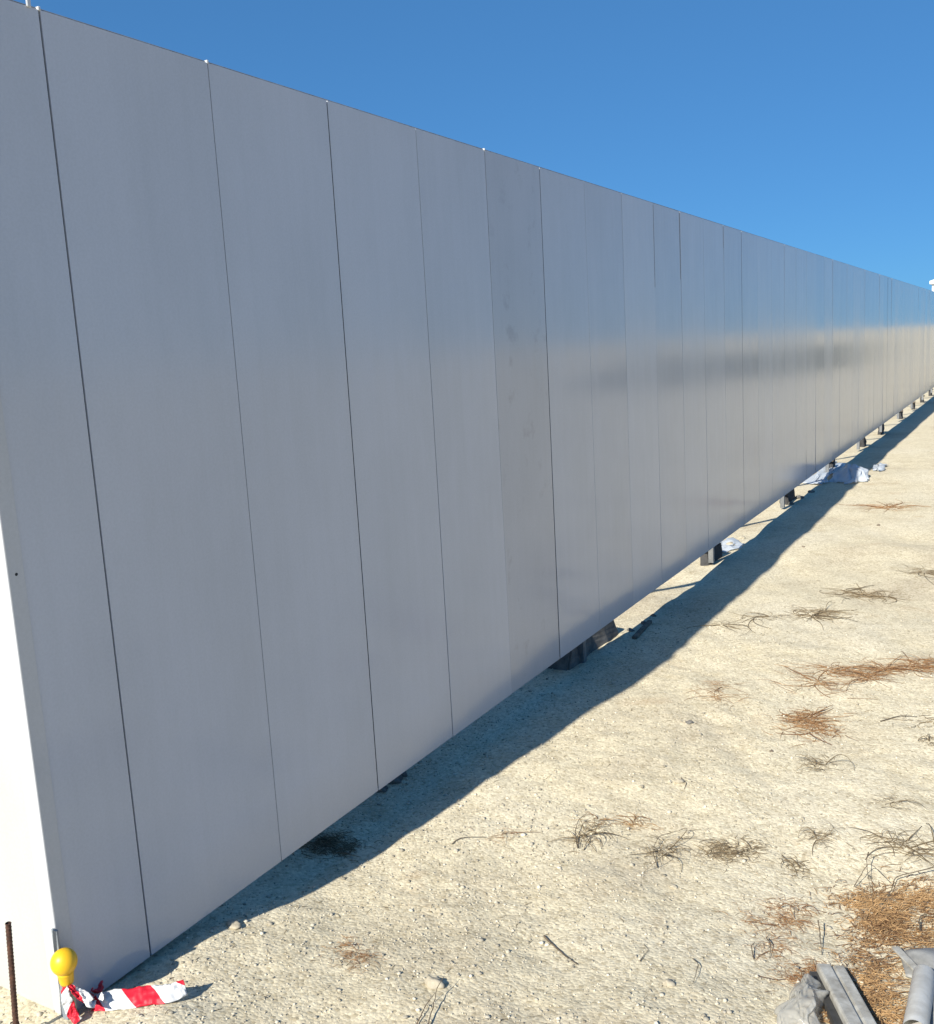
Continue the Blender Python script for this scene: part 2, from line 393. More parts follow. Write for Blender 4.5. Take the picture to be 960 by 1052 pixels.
# braces standing behind the wall
for k in range(2, 16):
    y = 4.9+(k-2)*2.66
    if y > Lw: break
    bm = bmesh.new()
    for (p0, p1, w) in (((-0.065, y, -0.16), (-0.065, y, 2.3), 0.02), ((-0.08, y+0.05, 1.5), (-1.1, y+0.05, -0.18), 0.02)):
        a = Vector(p0); b_ = Vector(p1); d = (b_-a); M = Matrix.Translation((a+b_)/2) @ d.to_track_quat('Z', 'Y').to_matrix().to_4x4() @ Matrix.Diagonal((w*2, w*2, d.length, 1))
        bmesh.ops.create_cube(bm, size=1, matrix=M)
    for v in bm.verts: v.co.y -= CORNER_Y
    wpart('brace', from_bm(bm), STEEL)

# ------------------------------------------------------------------ END WALL (sunlit return)
ew = empty('end_wall', (0, CORNER_Y, 0)); tag(ew, 'bright sunlit white return wall at the left edge, meeting the long wall at the corner', 'wall')
x = -0.0465
for i in range(11):
    x1 = x-PW
    link('panel', box_me(x1+0.001, x-0.001, 0.0, 0.04, -0.0, WALL_H, 0.0012), WHITEP, ew); x = x1
link('base_rail', box_me(x, -0.0465, 0.003, 0.038, -0.10, -0.001, 0.002), WHITEP, ew)
link('top_rail', box_me(x, -0.0465, 0.002, 0.042, WALL_H+0.0005, WALL_H+0.010, 0.002), TRIM, ew)

# ------------------------------------------------------------------ FOOT BLOCKS under the long wall
def foot(y, L, x0, x1, h, label, rot=0.0, timber=True):
    z = float(ground_z(0, y, False)); e = empty('foot_block', (0, y, z)); e.rotation_euler.z = rot
    tag(e, label, 'block', 'blocks under the long wall')
    bm = bmesh.new(); bmesh.ops.create_cube(bm, size=1)
    for v in bm.verts:
        t = 1 if v.co.z < 0 else 0.86
        v.co = Vector(((x0+x1)/2+v.co.x*(x1-x0)*t, v.co.y*L*t, -0.02+(v.co.z+.5)*(h+0.02)))
    bmesh.ops.bevel(bm, geom=bm.edges[:], offset=0.012, segments=2, affect='EDGES')
    bmesh.ops.subdivide_edges(bm, edges=bm.edges[:], cuts=3, use_grid_fill=True)
    for v in bm.verts:
        v.co += Vector((0.022*float(vn(v.co.y*9+y, v.co.z*12, 41)), 0.02*float(vn(v.co.x*11+y, v.co.z*9, 42)), 0.008*float(vn(v.co.x*9+y, v.co.y*9, 43))))
    link('block_body', from_bm(bm), CONC if y < 6 else DARKB, e)
    if timber:
        o = link('timber_packer', box_me((x0+x1)/2-0.07, (x0+x1)/2+0.05, -L*0.62, L*0.30, h+0.001, h+0.024, 0.003), TIMBER, e)
        o.rotation_euler = (0, 0, R(random.uniform(-6, 6)))
    return e
foot(5.1, 0.75, -0.24, -0.07, 0.115, 'long grey concrete block at the first sunlit gap under the wall')
foot(7.75, 0.40, -0.17, -0.085, 0.125, 'dark block under the wall beside the white scrap of litter')
foot(10.7, 0.44, -0.17, -0.08, 0.13, 'dark block under the wall just before the white plastic bag')
foot(13.4, 0.26, -0.15, -0.07, 0.13, 'block under the wall directly behind the white plastic bag')
rank = ['first', 'second', 'third', 'fourth', 'fifth', 'sixth', 'seventh']
for i in range(7):
    foot(16.0+i*2.66+random.uniform(-.3, .3), random.uniform(.16, .34), -0.13, -0.06, random.uniform(.12, .19), '%s block under the wall beyond the white plastic bag' % rank[i])
for q, lb in zip(((602,664,.030),(612,662,.022),(648,648,.018),(662,641,.020),(672,633,.014)), ['left-hand rubble piece at the near end of the long concrete block', 'rubble piece just right of the near end of the long concrete block', 'rubble piece in the sunlit patch beside the long block', 'rubble piece at the far end of the long concrete block', 'smallest rubble piece farthest along past the long concrete block']): clod(*q, lb, CONC)
for q, lb in zip(((738,568,.030),(750,561,.035),(762,553,.022),(728,573,.020)), ['rubble piece at the near edge of the white litter', 'largest rubble piece, beside the middle of the white litter', 'rubble piece at the far edge of the white litter', 'small rubble piece closest to camera before the white litter']): clod(*q, lb, CLOD)
for q, lb in zip(((822,512,.040),(834,506,.03),(812,518,.03)), ['rubble piece in front of the block just before the white bag', 'rubble piece at the far end of the block before the white bag', 'rubble piece at the near end of the block before the white bag']): clod(*q, lb, CONC)
for q, lb in zip(((404,803,.030),(392,812,.020),(412,796,.022)), ['largest grey rubble piece in shade under the third seam', 'small grey rubble piece in shade nearest the third seam', 'rubble piece farthest along in the shaded trio under the third seam']): clod(*q, lb, CONC)
# debris plank poking into the sun
def plank(pa, pb, w, h, m, label, name='timber_offcut', cat='timber', lift=0.0, sideways=0):
    a = gp(*pa); b_ = gp(*pb); d = b_-a; L = d.length
    e = link(name, box_me(-w/2, w/2, 0, L, 0, h, min(w, h)*0.15), m, loc=a+Vector((0, 0, lift)))
    e.rotation_euler = d.to_track_quat('Y', 'Z').to_euler()
    return tag(e, label, cat)
plank((652, 657), (668, 640), 0.03, 0.02, TIMBER, 'short dark stick lying in the first sunlit gap by the wall')

# ------------------------------------------------------------------ CORNER: stake, cap, tape, bar, rebar
sp = gp(77, 1045)
st = link('stake', lathe([(0.0, -0.05), (0.0075, -0.05), (0.0075, 0.135), (0, 0.136)], 12), STAKE, loc=(sp.x, sp.y, sp.z), smooth=True)
tag(st, 'thin pale green stake upright at the wall corner below the yellow cap', 'stake')
cap = empty('safety_cap', (sp.x+0.004, sp.y-0.012, sp.z+0.105))
tag(cap, 'yellow plastic ball-shaped safety cap on the stake at the wall corner', 'safety cap')
ball = [(0.0001+0.037*math.sin(t), 0.066+0.036*-math.cos(t)) for t in np.linspace(0.62, math.pi, 16)]
link('dome', lathe([(0.018, 0.033)]+ball[1:], 36), YELLOW, cap, smooth=True)
link('sleeve', lathe([(0.0165, 0.0), (0.0185, 0.0), (0.020, 0.006), (0.0225, 0.030), (0.026, 0.040), (0.010, 0.041), (0.010, 0.0), (0.0165, 0.0)], 32), YELLOW, cap, smooth=True)
cap.rotation_euler = (R(4), R(5), 0); cap.scale = (0.86, 0.86, 0.92)

# grey flat bar on the end face
v = RT*(56-480)/F_PX + DN*(955-526)/F_PX + FWD; pb = CAM+(CORNER_Y-0.008-CAM[1])/v[1]*v
bar = link('flat_bar', box_me(-0.010, 0.010, -0.003, 0.003, -0.32, 0.0, 0.001), GREYBAR, loc=(pb[0], pb[1], pb[2]))
tag(bar, 'short grey steel flat bar upright against the white end wall by the corner', 'steel bar')

def ribbon(pts, name, m, label, cat, width, thick=0.0009, roll=None, folds=0.004, seed=0, per=0.14):
    """strip of film following pts (Vectors); roll angle per point about the tangent"""
    P = [Vector(p) for p in pts]; Q = []
    from mathutils import geometry
    n = 14
    for i in range(len(P)-1):
        p0 = P[max(i-1, 0)]; p1 = P[i]; p2 = P[i+1]; p3 = P[min(i+2, len(P)-1)]
        for k in range(n):
            t = k/n
            Q.append((0.5*((2*p1)+(p2-p0)*t+(2*p0-5*p1+4*p2-p3)*t*t+(3*p1-p0-3*p2+p3)*t**3), i+t))
    Q.append((P[-1], len(P)-1.0))
    ac = 11; vs = []; L = 0; Ls = []
    for i, (q, s) in enumerate(Q):
        if i: L += (q-Q[i-1][0]).length
        Ls.append(L)
        tg = (Q[min(i+1, len(Q)-1)][0]-Q[max(i-1, 0)][0]).normalized()
        rl = np.interp(s, range(len(P)), roll) if roll is not None else 0
        wd = np.interp(s, range(len(P)), width) if hasattr(width, '__len__') else width
        side = tg.cross(Vector((0, 0, 1))); side = side.normalized() if side.length > .05 else Vector((1, 0, 0))
        side = Matrix.Rotation(rl, 3, tg) @ side; up = side.cross(tg)
        for j in range(ac):
            w = (j/(ac-1)-.5)
            vs.append(q+side*w*wd+up*(folds*float(vn(w*5+seed, s*3.3+seed, 51))+0.5*folds*float(vn(w*12, s*9, 52))))
    fs = [(i*ac+j, i*ac+j+1, (i+1)*ac+j+1, (i+1)*ac+j) for i in range(len(Q)-1) for j in range(ac-1)]
    me = bpy.data.meshes.new('m'); me.from_pydata([v[:] for v in vs], [], fs); uvl = me.uv_layers.new(name='UVMap')
    for lp in me.loops:
        i, j = divmod(lp.vertex_index, ac); uvl.data[lp.index].uv = (Ls[i]/per, j/(ac-1))
    o = link(name, me, m, smooth=True); md = o.modifiers.new('thick', 'SOLIDIFY'); md.thickness = thick
    if label: tag(o, label, cat)
    return o
def gz(px, py, dz): return gp(px, py)+Vector((0, 0, dz))
top = Vector((sp.x, sp.y, sp.z))
tape = empty('barrier_tape', gp(95, 1035)); tag(tape, 'red and white striped barrier tape tied below the yellow cap, lying on the ground', 'tape')
def tpart(o, nm='tape_strip'):
    o.parent = tape; o.matrix_parent_inverse = Matrix.Translation(-tape.location); return o
tpart(ribbon([gz(96, 1036, 0.016), gz(112, 1036, 0.022), gz(135, 1033, 0.020), gz(158, 1030, 0.022), gz(176, 1029, 0.024), gz(192, 1026, 0.032)], 'tape_tail', TAPE, None, None,
       [0.038, 0.05, 0.052, 0.050, 0.046, 0.040], roll=[0.75, 0.65, 0.55, 0.55, 0.6, 0.8], folds=0.0045, seed=2, per=0.150))
tpart(ribbon([top+Vector((0.022, -0.018, 0.105)), top+Vector((0.034, -0.012, 0.09)), top+Vector((0.05, 0.0, 0.072)), top+Vector((0.062, 0.008, 0.05)), gz(97, 1030, 0.016)], 'tape_loop', TAPE, None, None,
       [0.012, 0.02, 0.025, 0.022, 0.02], roll=[0.3, 0.5, 0.7, 1.0, 0.9], folds=0.006, seed=5, per=0.19))
tpart(ribbon([top+Vector((0.004, -0.02, 0.11)), top+Vector((0.008, -0.022, 0.085)), top+Vector((0.012, -0.022, 0.055)), top+Vector((0.020, -0.02, 0.03)), top+Vector((0.040, -0.02, 0.014))], 'tape_wrap', TAPE, None, None,
       [0.024, 0.026, 0.028, 0.026, 0.02], roll=[1.2, 1.2, 1.1, 1.0, 0.8], folds=0.005, seed=8, per=0.10))
bm = bmesh.new(); bmesh.ops.create_icosphere(bm, subdivisions=4, radius=1)
for v in bm.verts:
    k = 1+0.45*float(vn(v.co.x*3+v.co.z*2, v.co.y*3, 61))+0.2*float(vn(v.co.x*7, v.co.z*7, 62)); v.co = Vector((v.co.x*0.033, v.co.y*0.026, v.co.z*0.021))*k
REDF = simple('red_film', (0.60,0.012,0.035), 0.35, 0.15, 60, 0.5)
kp = gz(91, 1022, 0.022); o = link('tape_knot', from_bm(bm), REDF, smooth=True); o.location = kp; tpart(o)

# rusty bar at the far left
ra = gp(17.5, 1068); rb_ = empty('rebar', ra); tag(rb_, 'rusty steel bar standing at the left edge before the white wall', 'rebar')
v = RT*(8.5-480)/F_PX + DN*(950-526)/F_PX + FWD; t_ = (ra.y-CAM[1])/v[1]; pt = Vector(CAM+t_*v); d = pt-ra; L = d.length
prof = [(0.0, -0.03)]; z = -0.03
while z < L: prof += [(0.0064, z), (0.0064, z+0.006), (0.0074, z+0.0075), (0.0064, z+0.009)]; z += 0.010
prof += [(0.0064, L), (0.0, L)]
o = link('bar', lathe(prof, 12), RUST, rb_, smooth=False); o.rotation_euler = d.to_track_quat('Z', 'Y').to_euler()
w_ = tube([(np.array([[0.009*math.cos(a), 0.009*math.sin(a), 0.03+a*0.0009] for a in np.linspace(0, 19, 60)]), np.full(60, 0.0016), 0.5)])
link('tie_wire', w_, RUST, rb_)

# ------------------------------------------------------------------ PLASTIC SHEETS / LITTER
def crumple(name, corners, nu, nv, amp, hgt, m, label, cat, seed, thick=0.001, dome=1.0):
    A, B, Cc, D_ = [gp(*c) for c in corners]; vs = []
    for i in range(nu+1):
        for j in range(nv+1):
            u, w = i/nu, j/nv; p = (A*(1-u)+B*u)*(1-w)+(D_*(1-u)+Cc*u)*w
            e = (1-abs(2*u-1)**3)*(1-abs(2*w-1)**3)
            nz = 0.6*float(vn(u*5+seed, w*5, 71))+0.4*abs(float(vn(u*9+seed, w*11, 72)))+0.22*float(vn(u*23, w*21+seed, 73))
            z = float(ground_z(p.x, p.y))+0.006+hgt*(e**0.6)*dome*(0.75+0.35*float(vn(u*2.3+seed, w*2.3, 74)))+amp*max(nz+0.25, 0)*(0.3+0.7*e)
            ox = amp*0.9*float(vn(u*6, w*6+seed, 75)); oy = amp*0.9*float(vn(u*6+seed, w*6, 76))
            vs.append((p.x+ox, p.y+oy, z))
    fs = [(i*(nv+1)+j, i*(nv+1)+j+1, (i+1)*(nv+1)+j+1, (i+1)*(nv+1)+j) for i in range(nu) for j in range(nv)]
    me = bpy.data.meshes.new('m'); me.from_pydata(vs, [], fs); o = link(name, me, m, smooth=True)
    md = o.modifiers.new('thick', 'SOLIDIFY'); md.thickness = thick
    return tag(o, label, cat)
crumple('plastic_bag', [(853, 495), (872, 498), (896, 494), (872, 479)], 40, 30, 0.06, 0.11, BAGF, 'white plastic bag half in the shadow strip far along the wall', 'plastic bag', 3)
crumple('plastic_sheet', [(828, 497), (844, 499), (868, 478), (858, 474)], 30, 20, 0.05, 0.015, BAGF, 'bluish white plastic sheet under the wall next to the bag', 'plastic sheet', 6)
crumple('plastic_scrap', [(897, 484), (905, 485), (912, 479), (902, 477)], 14, 10, 0.05, 0.03, BAGF, 'small white plastic scrap on sand just right of the bag', 'litter', 9)
crumple('paper_litter', [(731, 562), (744, 569), (768, 560), (752, 553)], 24, 16, 0.025, 0.008, BAGF, 'crumpled white litter beside the dark block under the wall', 'litter', 12)
crumple('crumpled_film', [(792, 1062), (842, 1072), (852, 1022), (822, 1012)], 50, 50, 0.022, 0.045, FILM, 'clear crumpled plastic film at the bottom edge beside the grooved grey strip', 'plastic film', 15)

def bar_between(name, pa, pb, sec, m, label, cat, za=0.0, zb=0.0):
    """extrude a 2-D section (x across, z up) from pa to pb"""
    a = gp(*pa)+Vector((0, 0, za)); b_ = gp(*pb)+Vector((0, 0, zb)); d = b_-a; L = d.length
    bm = bmesh.new(); n = len(sec)
    for y in (0, L):
        for (x, z) in sec: bm.verts.new((x, y, z))
    bm.verts.ensure_lookup_table()
    for k in range(n): bm.faces.new((bm.verts[k], bm.verts[(k+1) % n], bm.verts[n+(k+1) % n], bm.verts[n+k]))
    bm.faces.new([bm.verts[k] for k in range(n)]); bm.faces.new([bm.verts[n+k] for k in range(n)][::-1])
    bmesh.ops.recalc_face_normals(bm, faces=bm.faces[:])
    bmesh.ops.bevel(bm, geom=[e for e in bm.edges if abs(e.verts[0].co.y-e.verts[1].co.y) > L*.5], offset=0.0015, segments=2, affect='EDGES')
    rot = d.to_track_quat('Y', 'Z').to_euler()
    if label is None: return from_bm(bm), a, rot
    o = link(name, from_bm(bm), m, loc=a); o.rotation_euler = rot
    return tag(o, label, cat)
# grooved profile strip, plus a dark box for the shade at its open side
secs = [(-0.042, 0), (-0.042, 0.016), (-0.038, 0.021), (-0.014, 0.021), (-0.012, 0.016), (-0.006, 0.016), (-0.004, 0.024), (0.028, 0.026), (0.032, 0.022), (0.032, 0)]
me_, a_, rot_ = bar_between('x', (852, 1006), (888, 1080), secs, PVC, None, None, 0.018, 0.030)
pe = empty('plastic_profile', a_); pe.rotation_euler = rot_; tag(pe, 'grey grooved plastic strip with a dark shade strip added on its open side, lying at the bottom edge', 'plastic strip')
link('shell', me_, PVC, pe)
link('open_side_shade', box_me(0.0325, 0.052, 0.004, 0.30, -0.022, 0.006, 0.001), PVC_SHADE, pe)
# smooth tube end
def tube_obj(pa, pb, r, m, label, za, zb):
    a = gp(*pa)+Vector((0, 0, za)); b_ = gp(*pb)+Vector((0, 0, zb)); d = b_-a; L = d.length
    prof = [(r*0.80, 0.01), (r*0.80, 0.0015), (r*0.86, 0), (r*0.97, 0.0), (r, 0.003), (r, L)]
    o = link('plastic_tube', lathe([(0, 0.012)]+prof, 36), m, loc=a, smooth=True); o.rotation_euler = d.to_track_quat('Z', 'Y').to_euler()
    return tag(o, label, 'plastic tube')
tube_obj((950, 1014), (940, 1080), 0.028, PVCW, 'pale grey round plastic tube at the bottom right corner', 0.035, 0.05)
me_ = crumple('sheet_offcut', [(926, 982), (932, 1006), (985, 1020), (975, 976)], 16, 12, 0.004, 0.016, SLAB, 'flat grey sheet offcut at the right edge, behind the round tube', 'sheet offcut', 18, 0.006)
bar_between('thin_strip', (920, 984), (944, 1010), [(-0.011, 0), (-0.011, 0.006), (0.011, 0.006), (0.011, 0)], PVC, 'narrow pale plastic strip against the flat grey offcut', 'plastic strip', 0.028, 0.03)
crumple('torn_sheet', [(948, 1078), (1000, 1078), (1000, 1020), (957, 1022)], 20, 20, 0.02, 0.02, SLAB, 'crumpled dark grey sheet right of the round tube, bottom right corner', 'plastic sheet', 21, 0.003)

# ------------------------------------------------------------------ DRY LITTER
def scale_at(p): return (Vector(CAM)-p).length/F_PX        # metres per pixel there
STUFFY = {(365,985),(356,970),(741,713),(800,955),(826,1004),(650,849),(748,640),(880,611),(838,631),(790,634),(920,522)}
def clump(px, py, wpx, hpx, n, m, label, name='dead_weed', cat='dry weed', Lr=(0.04, 0.12), r=0.0013, stems=3, seed=0, group='dry weeds and needle clumps on the ground', kind=None, arch=0.006, flat=0.35, th=1.0):
    if (px, py) in STUFFY: kind, name = 'stuff', 'needle_scatter'
    rs = np.random.default_rng(seed+int(px*7+py)); c = gp(px, py); paths = []
    def P():
        a, q = rs.normal(0, 0.42, 2); return gp(px+a*wpx*.5*1.2, py+q*hpx*.5*1.2)
    hubs = [P() for _ in range(max(stems, 1))]
    for k in range(int(n*1.8)):
        h = hubs[rs.integers(len(hubs))] if rs.random() < 0.6 else P()
        ang = rs.normal(flat*0.5, 0.75)+(math.pi if rs.random() < .5 else 0)
        L = rs.uniform(*Lr); paths.append(strand(h.x+rs.normal(0, .018), h.y+rs.normal(0, .03), L, ang, rs.normal(0, 0.9), r*rs.uniform(.35, .75), rs.uniform(.0005, .004), abs(rs.normal(0, arch*.7)), 7, rs.beta(1.6, 1.6)))
    for h in hubs[:stems]:
        for _ in range(2):
            paths.append(strand(h.x, h.y, Lr[1]*rs.uniform(1.0, 1.7), rs.uniform(0, 6.28), rs.normal(0, 1.6), r*1.2, .002, abs(rs.normal(0, arch*1.6)), 12, rs.uniform(0, .5)))
    me = tube(paths); 
    V = np.empty(len(me.vertices)*3, np.float32); me.vertices.foreach_get('co', V); V = V.reshape(-1, 3)-np.array(c, np.float32); me.vertices.foreach_set('co', V.ravel()); me.update()
    o = link(name, me, m, loc=c); return tag(o, label, cat, group if not kind else None, kind)
RN, GN, DN_ = RUSTY_NEEDLE, GOLD_NEEDLE, DULL_NEEDLE
clump(840, 700, 60, 34, 60, RN, 'rust-brown dead weed with a forked root, left of the dense needle clump', Lr=(0.05, .17), r=.0022, stems=3, seed=4)
clump(888, 690, 46, 22, 110, RN, 'dense rust-brown needle clump right of the forked dead weed', Lr=(0.05, .17), r=.0019, stems=4)
clump(832, 746, 52, 26, 95, RN, 'reddish brown dead weed clump, darkest on the open sand', Lr=(0.04, .13), r=.0021, stems=4)
clump(822, 736, 34, 12, 30, RN, 'small reddish tuft touching the top of the darkest clump', Lr=(0.04, .11), r=.0018, stems=2)
clump(858, 752, 8, 8, 16, RN, 'tiny rusty tuft just right of the darkest clump', Lr=(0.015, .04), r=.002, stems=1)
clump(741, 713, 52, 22, 45, RN, 'thin faint rusty weed spread left of the rust-brown clumps', Lr=(0.05, .14), r=.0012, stems=2)
clump(948, 684, 34, 14, 70, RN, 'dark rusty needle clump cut by the right edge, mid-distance', Lr=(0.06, .17), r=.002, stems=3)
clump(880, 611, 50, 8, 55, DN_, 'brown streak of dead weed, highest but one on the far sand', Lr=(0.08, .22), r=.0024, stems=3)
clump(838, 631, 50, 8, 45, DN_, 'brown streak of dead weed on the far sand left of the highest', Lr=(0.08, .22), r=.0024, stems=3)
clump(790, 634, 22, 6, 18, DN_, 'thin brown weed streak near the shadow edge', Lr=(0.07, .2), r=.002, stems=2)
clump(748, 640, 42, 8, 14, DN_, 'fine curved stems beside the wall shadow edge', Lr=(0.08, .25), r=.0018, stems=1)
clump(920, 522, 38, 7, 32, RN, 'farthest faint brown weed streak on the sand', Lr=(0.12, .35), r=.003, stems=3)
clump(952, 588, 26, 8, 28, DN_, 'pale brown weed at the right edge on the far sand', Lr=(0.1, .25), r=.002, stems=2)
clump(842, 786, 30, 12, 26, DN_, 'grey-brown curled weed just below the darkest clump', Lr=(0.03, .09), r=.0015, stems=2, arch=.014)
clump(942, 742, 30, 6, 12, DN_, 'short dark stems near the right edge on bare sand', Lr=(0.04, .1), r=.0022, stems=1)
clump(956, 764, 8, 6, 10, DN_, 'small dark brown tuft at the right edge', Lr=(0.015, .04), r=.0022, stems=1)
clump(750, 876, 56, 18, 150, DN_, 'flat dark brown matted weed between the curled stems and the needle heap', Lr=(0.02, .06), r=.0014, stems=5)
clump(680, 873, 46, 30, 34, DN_, 'grey hooped dead stems in the middle of the near gravel', Lr=(0.04, .12), r=.0014, stems=2, arch=.02)
clump(604, 862, 40, 30, 30, DN_, 'dark looped dead stems, leftmost of the row on near gravel', Lr=(0.03, .10), r=.0018, stems=2, arch=.028)
clump(650, 849, 46, 10, 40, GN, 'orange-tinged needle strip just above the looped stems', Lr=(0.02, .07), r=.0013, stems=3)
clump(846, 858, 28, 12, 30, DN_, 'small upright grey tuft above the needle heap', Lr=(0.03, .08), r=.0013, stems=1, arch=.02)
clump(817, 893, 24, 8, 30, DN_, 'small dark tuft left of the crossed twigs', Lr=(0.02, .05), r=.0016, stems=2)
clump(905, 866, 24, 8, 16, DN_, 'thin dark weed above the crossed twigs', Lr=(0.03, .09), r=.0015, stems=1)
clump(938, 876, 44, 30, 34, DN_, 'brown branching dead weed at the right edge above the needle heap', Lr=(0.05, .13), r=.0018, stems=3, arch=.012)
clump(916, 825, 22, 10, 14, DN_, 'small grey ring of weed on sand toward the right edge', Lr=(0.03, .08), r=.0013, stems=1, arch=.012)
clump(365, 985, 38, 16, 60, RN, 'faint brown scatter of needles on gravel right of the tape', Lr=(0.012, .04), r=.0009, stems=3)
clump(356, 970, 20, 10, 20, RN, 'tiny reddish tuft above the faint needle scatter', Lr=(0.012, .04), r=.0012, stems=1)
clump(335, 868, 52, 24, 240, DN_, 'dark brown mat of dead weed in the wall shadow', Lr=(0.02, .07), r=.0018, stems=6)
clump(508, 860, 44, 6, 16, RN, 'thin rusty stems right of the shadow edge', Lr=(0.03, .08), r=.001, stems=1)
clump(800, 955, 60, 60, 230, RN, 'loose brown needle scatter left of the golden needle heap', Lr=(0.012, .05), r=.0011, stems=7)
clump(826, 1004, 46, 30, 160, RN, 'brown needle scatter above the clear crumpled film', Lr=(0.012, .045), r=.0012, stems=6)
# the heap : beyond counting
def heap():
    rs = np.random.default_rng(99); paths = []
    for (px, py, wx, hy, n) in ((910, 948, 44, 30, 2100), (945, 940, 36, 34, 1500), (880, 925, 30, 14, 500), (890, 1005, 40, 40, 1150), (905, 1045, 36, 36, 900), (848, 1035, 14, 26, 300), (960, 965, 30, 22, 700)):
        for k in range(int(n*.72)):
            q = rs.normal(0, 0.5, 2); p = gp(px+q[0]*wx, py+q[1]*hy)
            if float(vn(p.x*11+4, p.y*11, 92)) < rs.uniform(-1.1, 0.05): continue
            a = rs.uniform(0, 6.28) if rs.random() < .6 else rs.normal(0.5, .5)
            paths.append(strand(p.x, p.y, rs.uniform(.012, .06), a, rs.normal(0, .8), rs.uniform(.0007, .0013), rs.uniform(.001, .014)*max(0.2, 1-abs(q[0])*.6), abs(rs.normal(0, .004)), 5, np.clip(0.55+0.3*float(vn(p.x*14, p.y*14, 91))+rs.normal(0, .32), 0, 1)))
    return tag(link('needle_litter', tube(paths), GN), 'golden brown heap of dry pine needles at the bottom right', 'needle litter', kind='stuff')
heap()
# stray bits of needle strewn over everything : stuff
def strays():
    rs = np.random.default_rng(5); paths = []
    for k in range(1500):
        y = 1.3+rs.random()**1.5*6; x = rs.uniform(0.02, 3.1)
        if float(vn(x*1.6+9, y*1.6, 77)) < rs.uniform(-.4, .9): continue
        paths.append(strand(x, y, rs.uniform(.008, .04), rs.uniform(0, 6.28), rs.normal(0, .8), rs.uniform(.0006, .0012), .001, abs(rs.normal(0, .003)), 5, rs.random()*0.6))
    return tag(link('stray_needles', tube(paths), DULL_NEEDLE), 'stray dry needles strewn thinly over the gravel', 'needle litter', kind='stuff')
strays()
# single twigs one can tell apart
def twig(pts, r, label, m=BARK, lift=0.004, zs=None):
    P = [gp(*p) for p in pts]; c = P[0].copy(); Q = []
    for i, p in enumerate(P): Q.append(np.array(p-c)+np.array([0, 0, (zs[i] if zs else lift)]))
    Q = np.array(Q); t = np.linspace(0, 1, len(Q)); tt = np.linspace(0, 1, 6*len(Q))
    S = np.stack([np.interp(tt, t, Q[:, k]) for k in range(3)], 1)
    for _ in range(4): S[1:-1] = (S[:-2]+S[1:-1]*2+S[2:])/4
    S[:, :2] += np.stack([0.0012*vn(tt*14+c.x, tt*0, 81), 0.0012*vn(tt*14, tt*0+c.y*9, 82)], 1)
    o = link('twig', tube([(S, 0.8*r*(1.1-0.7*tt), 0.3)]), m, loc=c); return tag(o, label, 'twig', 'single twigs on the ground')
twig([(559, 963), (570, 974), (583, 985), (594, 992)], .0038, 'straight dark stick on near gravel, tapering to the right')
twig([(440, 1056), (446, 1038), (450, 1026), (457, 1018)], .0022, 'forked brown twig rising from the bottom edge', zs=[.004, .015, .03, .04])
twig([(428, 1056), (436, 1040), (447, 1028)], .0018, 'thin rusty twig crossing the forked one at the bottom edge', RUST, zs=[.004, .01, .02])
twig([(465, 868), (471, 863), (481, 861), (500, 861)], .0022, 'hooked dark twig beside the wall shadow edge')
twig([(658, 989), (661, 984), (667, 977)], .0016, 'short dark twig on the near gravel right of the straight stick')
twig([(712, 986), (718, 994), (716, 1004), (712, 1012)], .0018, 'curved thin stem left of the brown needle scatter', zs=[.003, .012, .012, .003])
twig([(594, 872), (591, 860), (595, 850), (604, 843)], .0024, 'dark hooped stem at the left of the looped weed', zs=[.003, .02, .03, .03])
twig([(600, 874), (606, 866), (613, 864), (618, 873)], .0022, 'dark arched stem inside the looped weed', zs=[.003, .02, .02, .003])
twig([(676, 892), (671, 880), (676, 868), (690, 861), (702, 855)], .0018, 'large hooped stem in the grey dead stems', zs=[.003, .02, .03, .02, .01])
twig([(893, 893), (890, 899), (893, 913), (898, 935)], .0020, 'dark upright twig crossing at the top of the needle heap', zs=[.06, .055, .03, .01])
twig([(878, 914), (893, 902), (916, 914)], .0018, 'bent twig forming a peak over the needle heap', zs=[.01, .06, .02])
twig([(960, 900), (940, 905), (920, 908), (917, 920), (908, 932), (898, 935)], .0021, 'long grey twig bent over the heap from the right edge', zs=[.03, .03, .025, .02, .012, .006])
twig([(841, 960), (843, 968), (845, 982)], .0030, 'short charred twig standing left of the needle heap', zs=[.045, .02, .003])
twig([(775, 986), (772, 978), (776, 973)], .0022, 'small dark hooked stem left of the needle scatter', zs=[.003, .016, .016])
twig([(788, 968), (793, 976), (791, 986)], .0022, 'small curved brown stem in the needle scatter', zs=[.014, .014, .003])
twig([(946, 962), (944, 956), (947, 950), (953, 946)], .0030, 'dark hooked twig lying on the golden needle heap', zs=[.02, .03, .03, .02])
twig([(778, 1004), (796, 1008), (815, 1008)], .0018, 'thin rusty stem above the clear film', RUST)
twig([(905, 742), (925, 736), (943, 737)], .0030, 'flat dark twig near the right edge on clean sand')
twig([(700, 800), (706, 806), (703, 812)], .0022, 'tiny curl of bark beside the small pale stone')

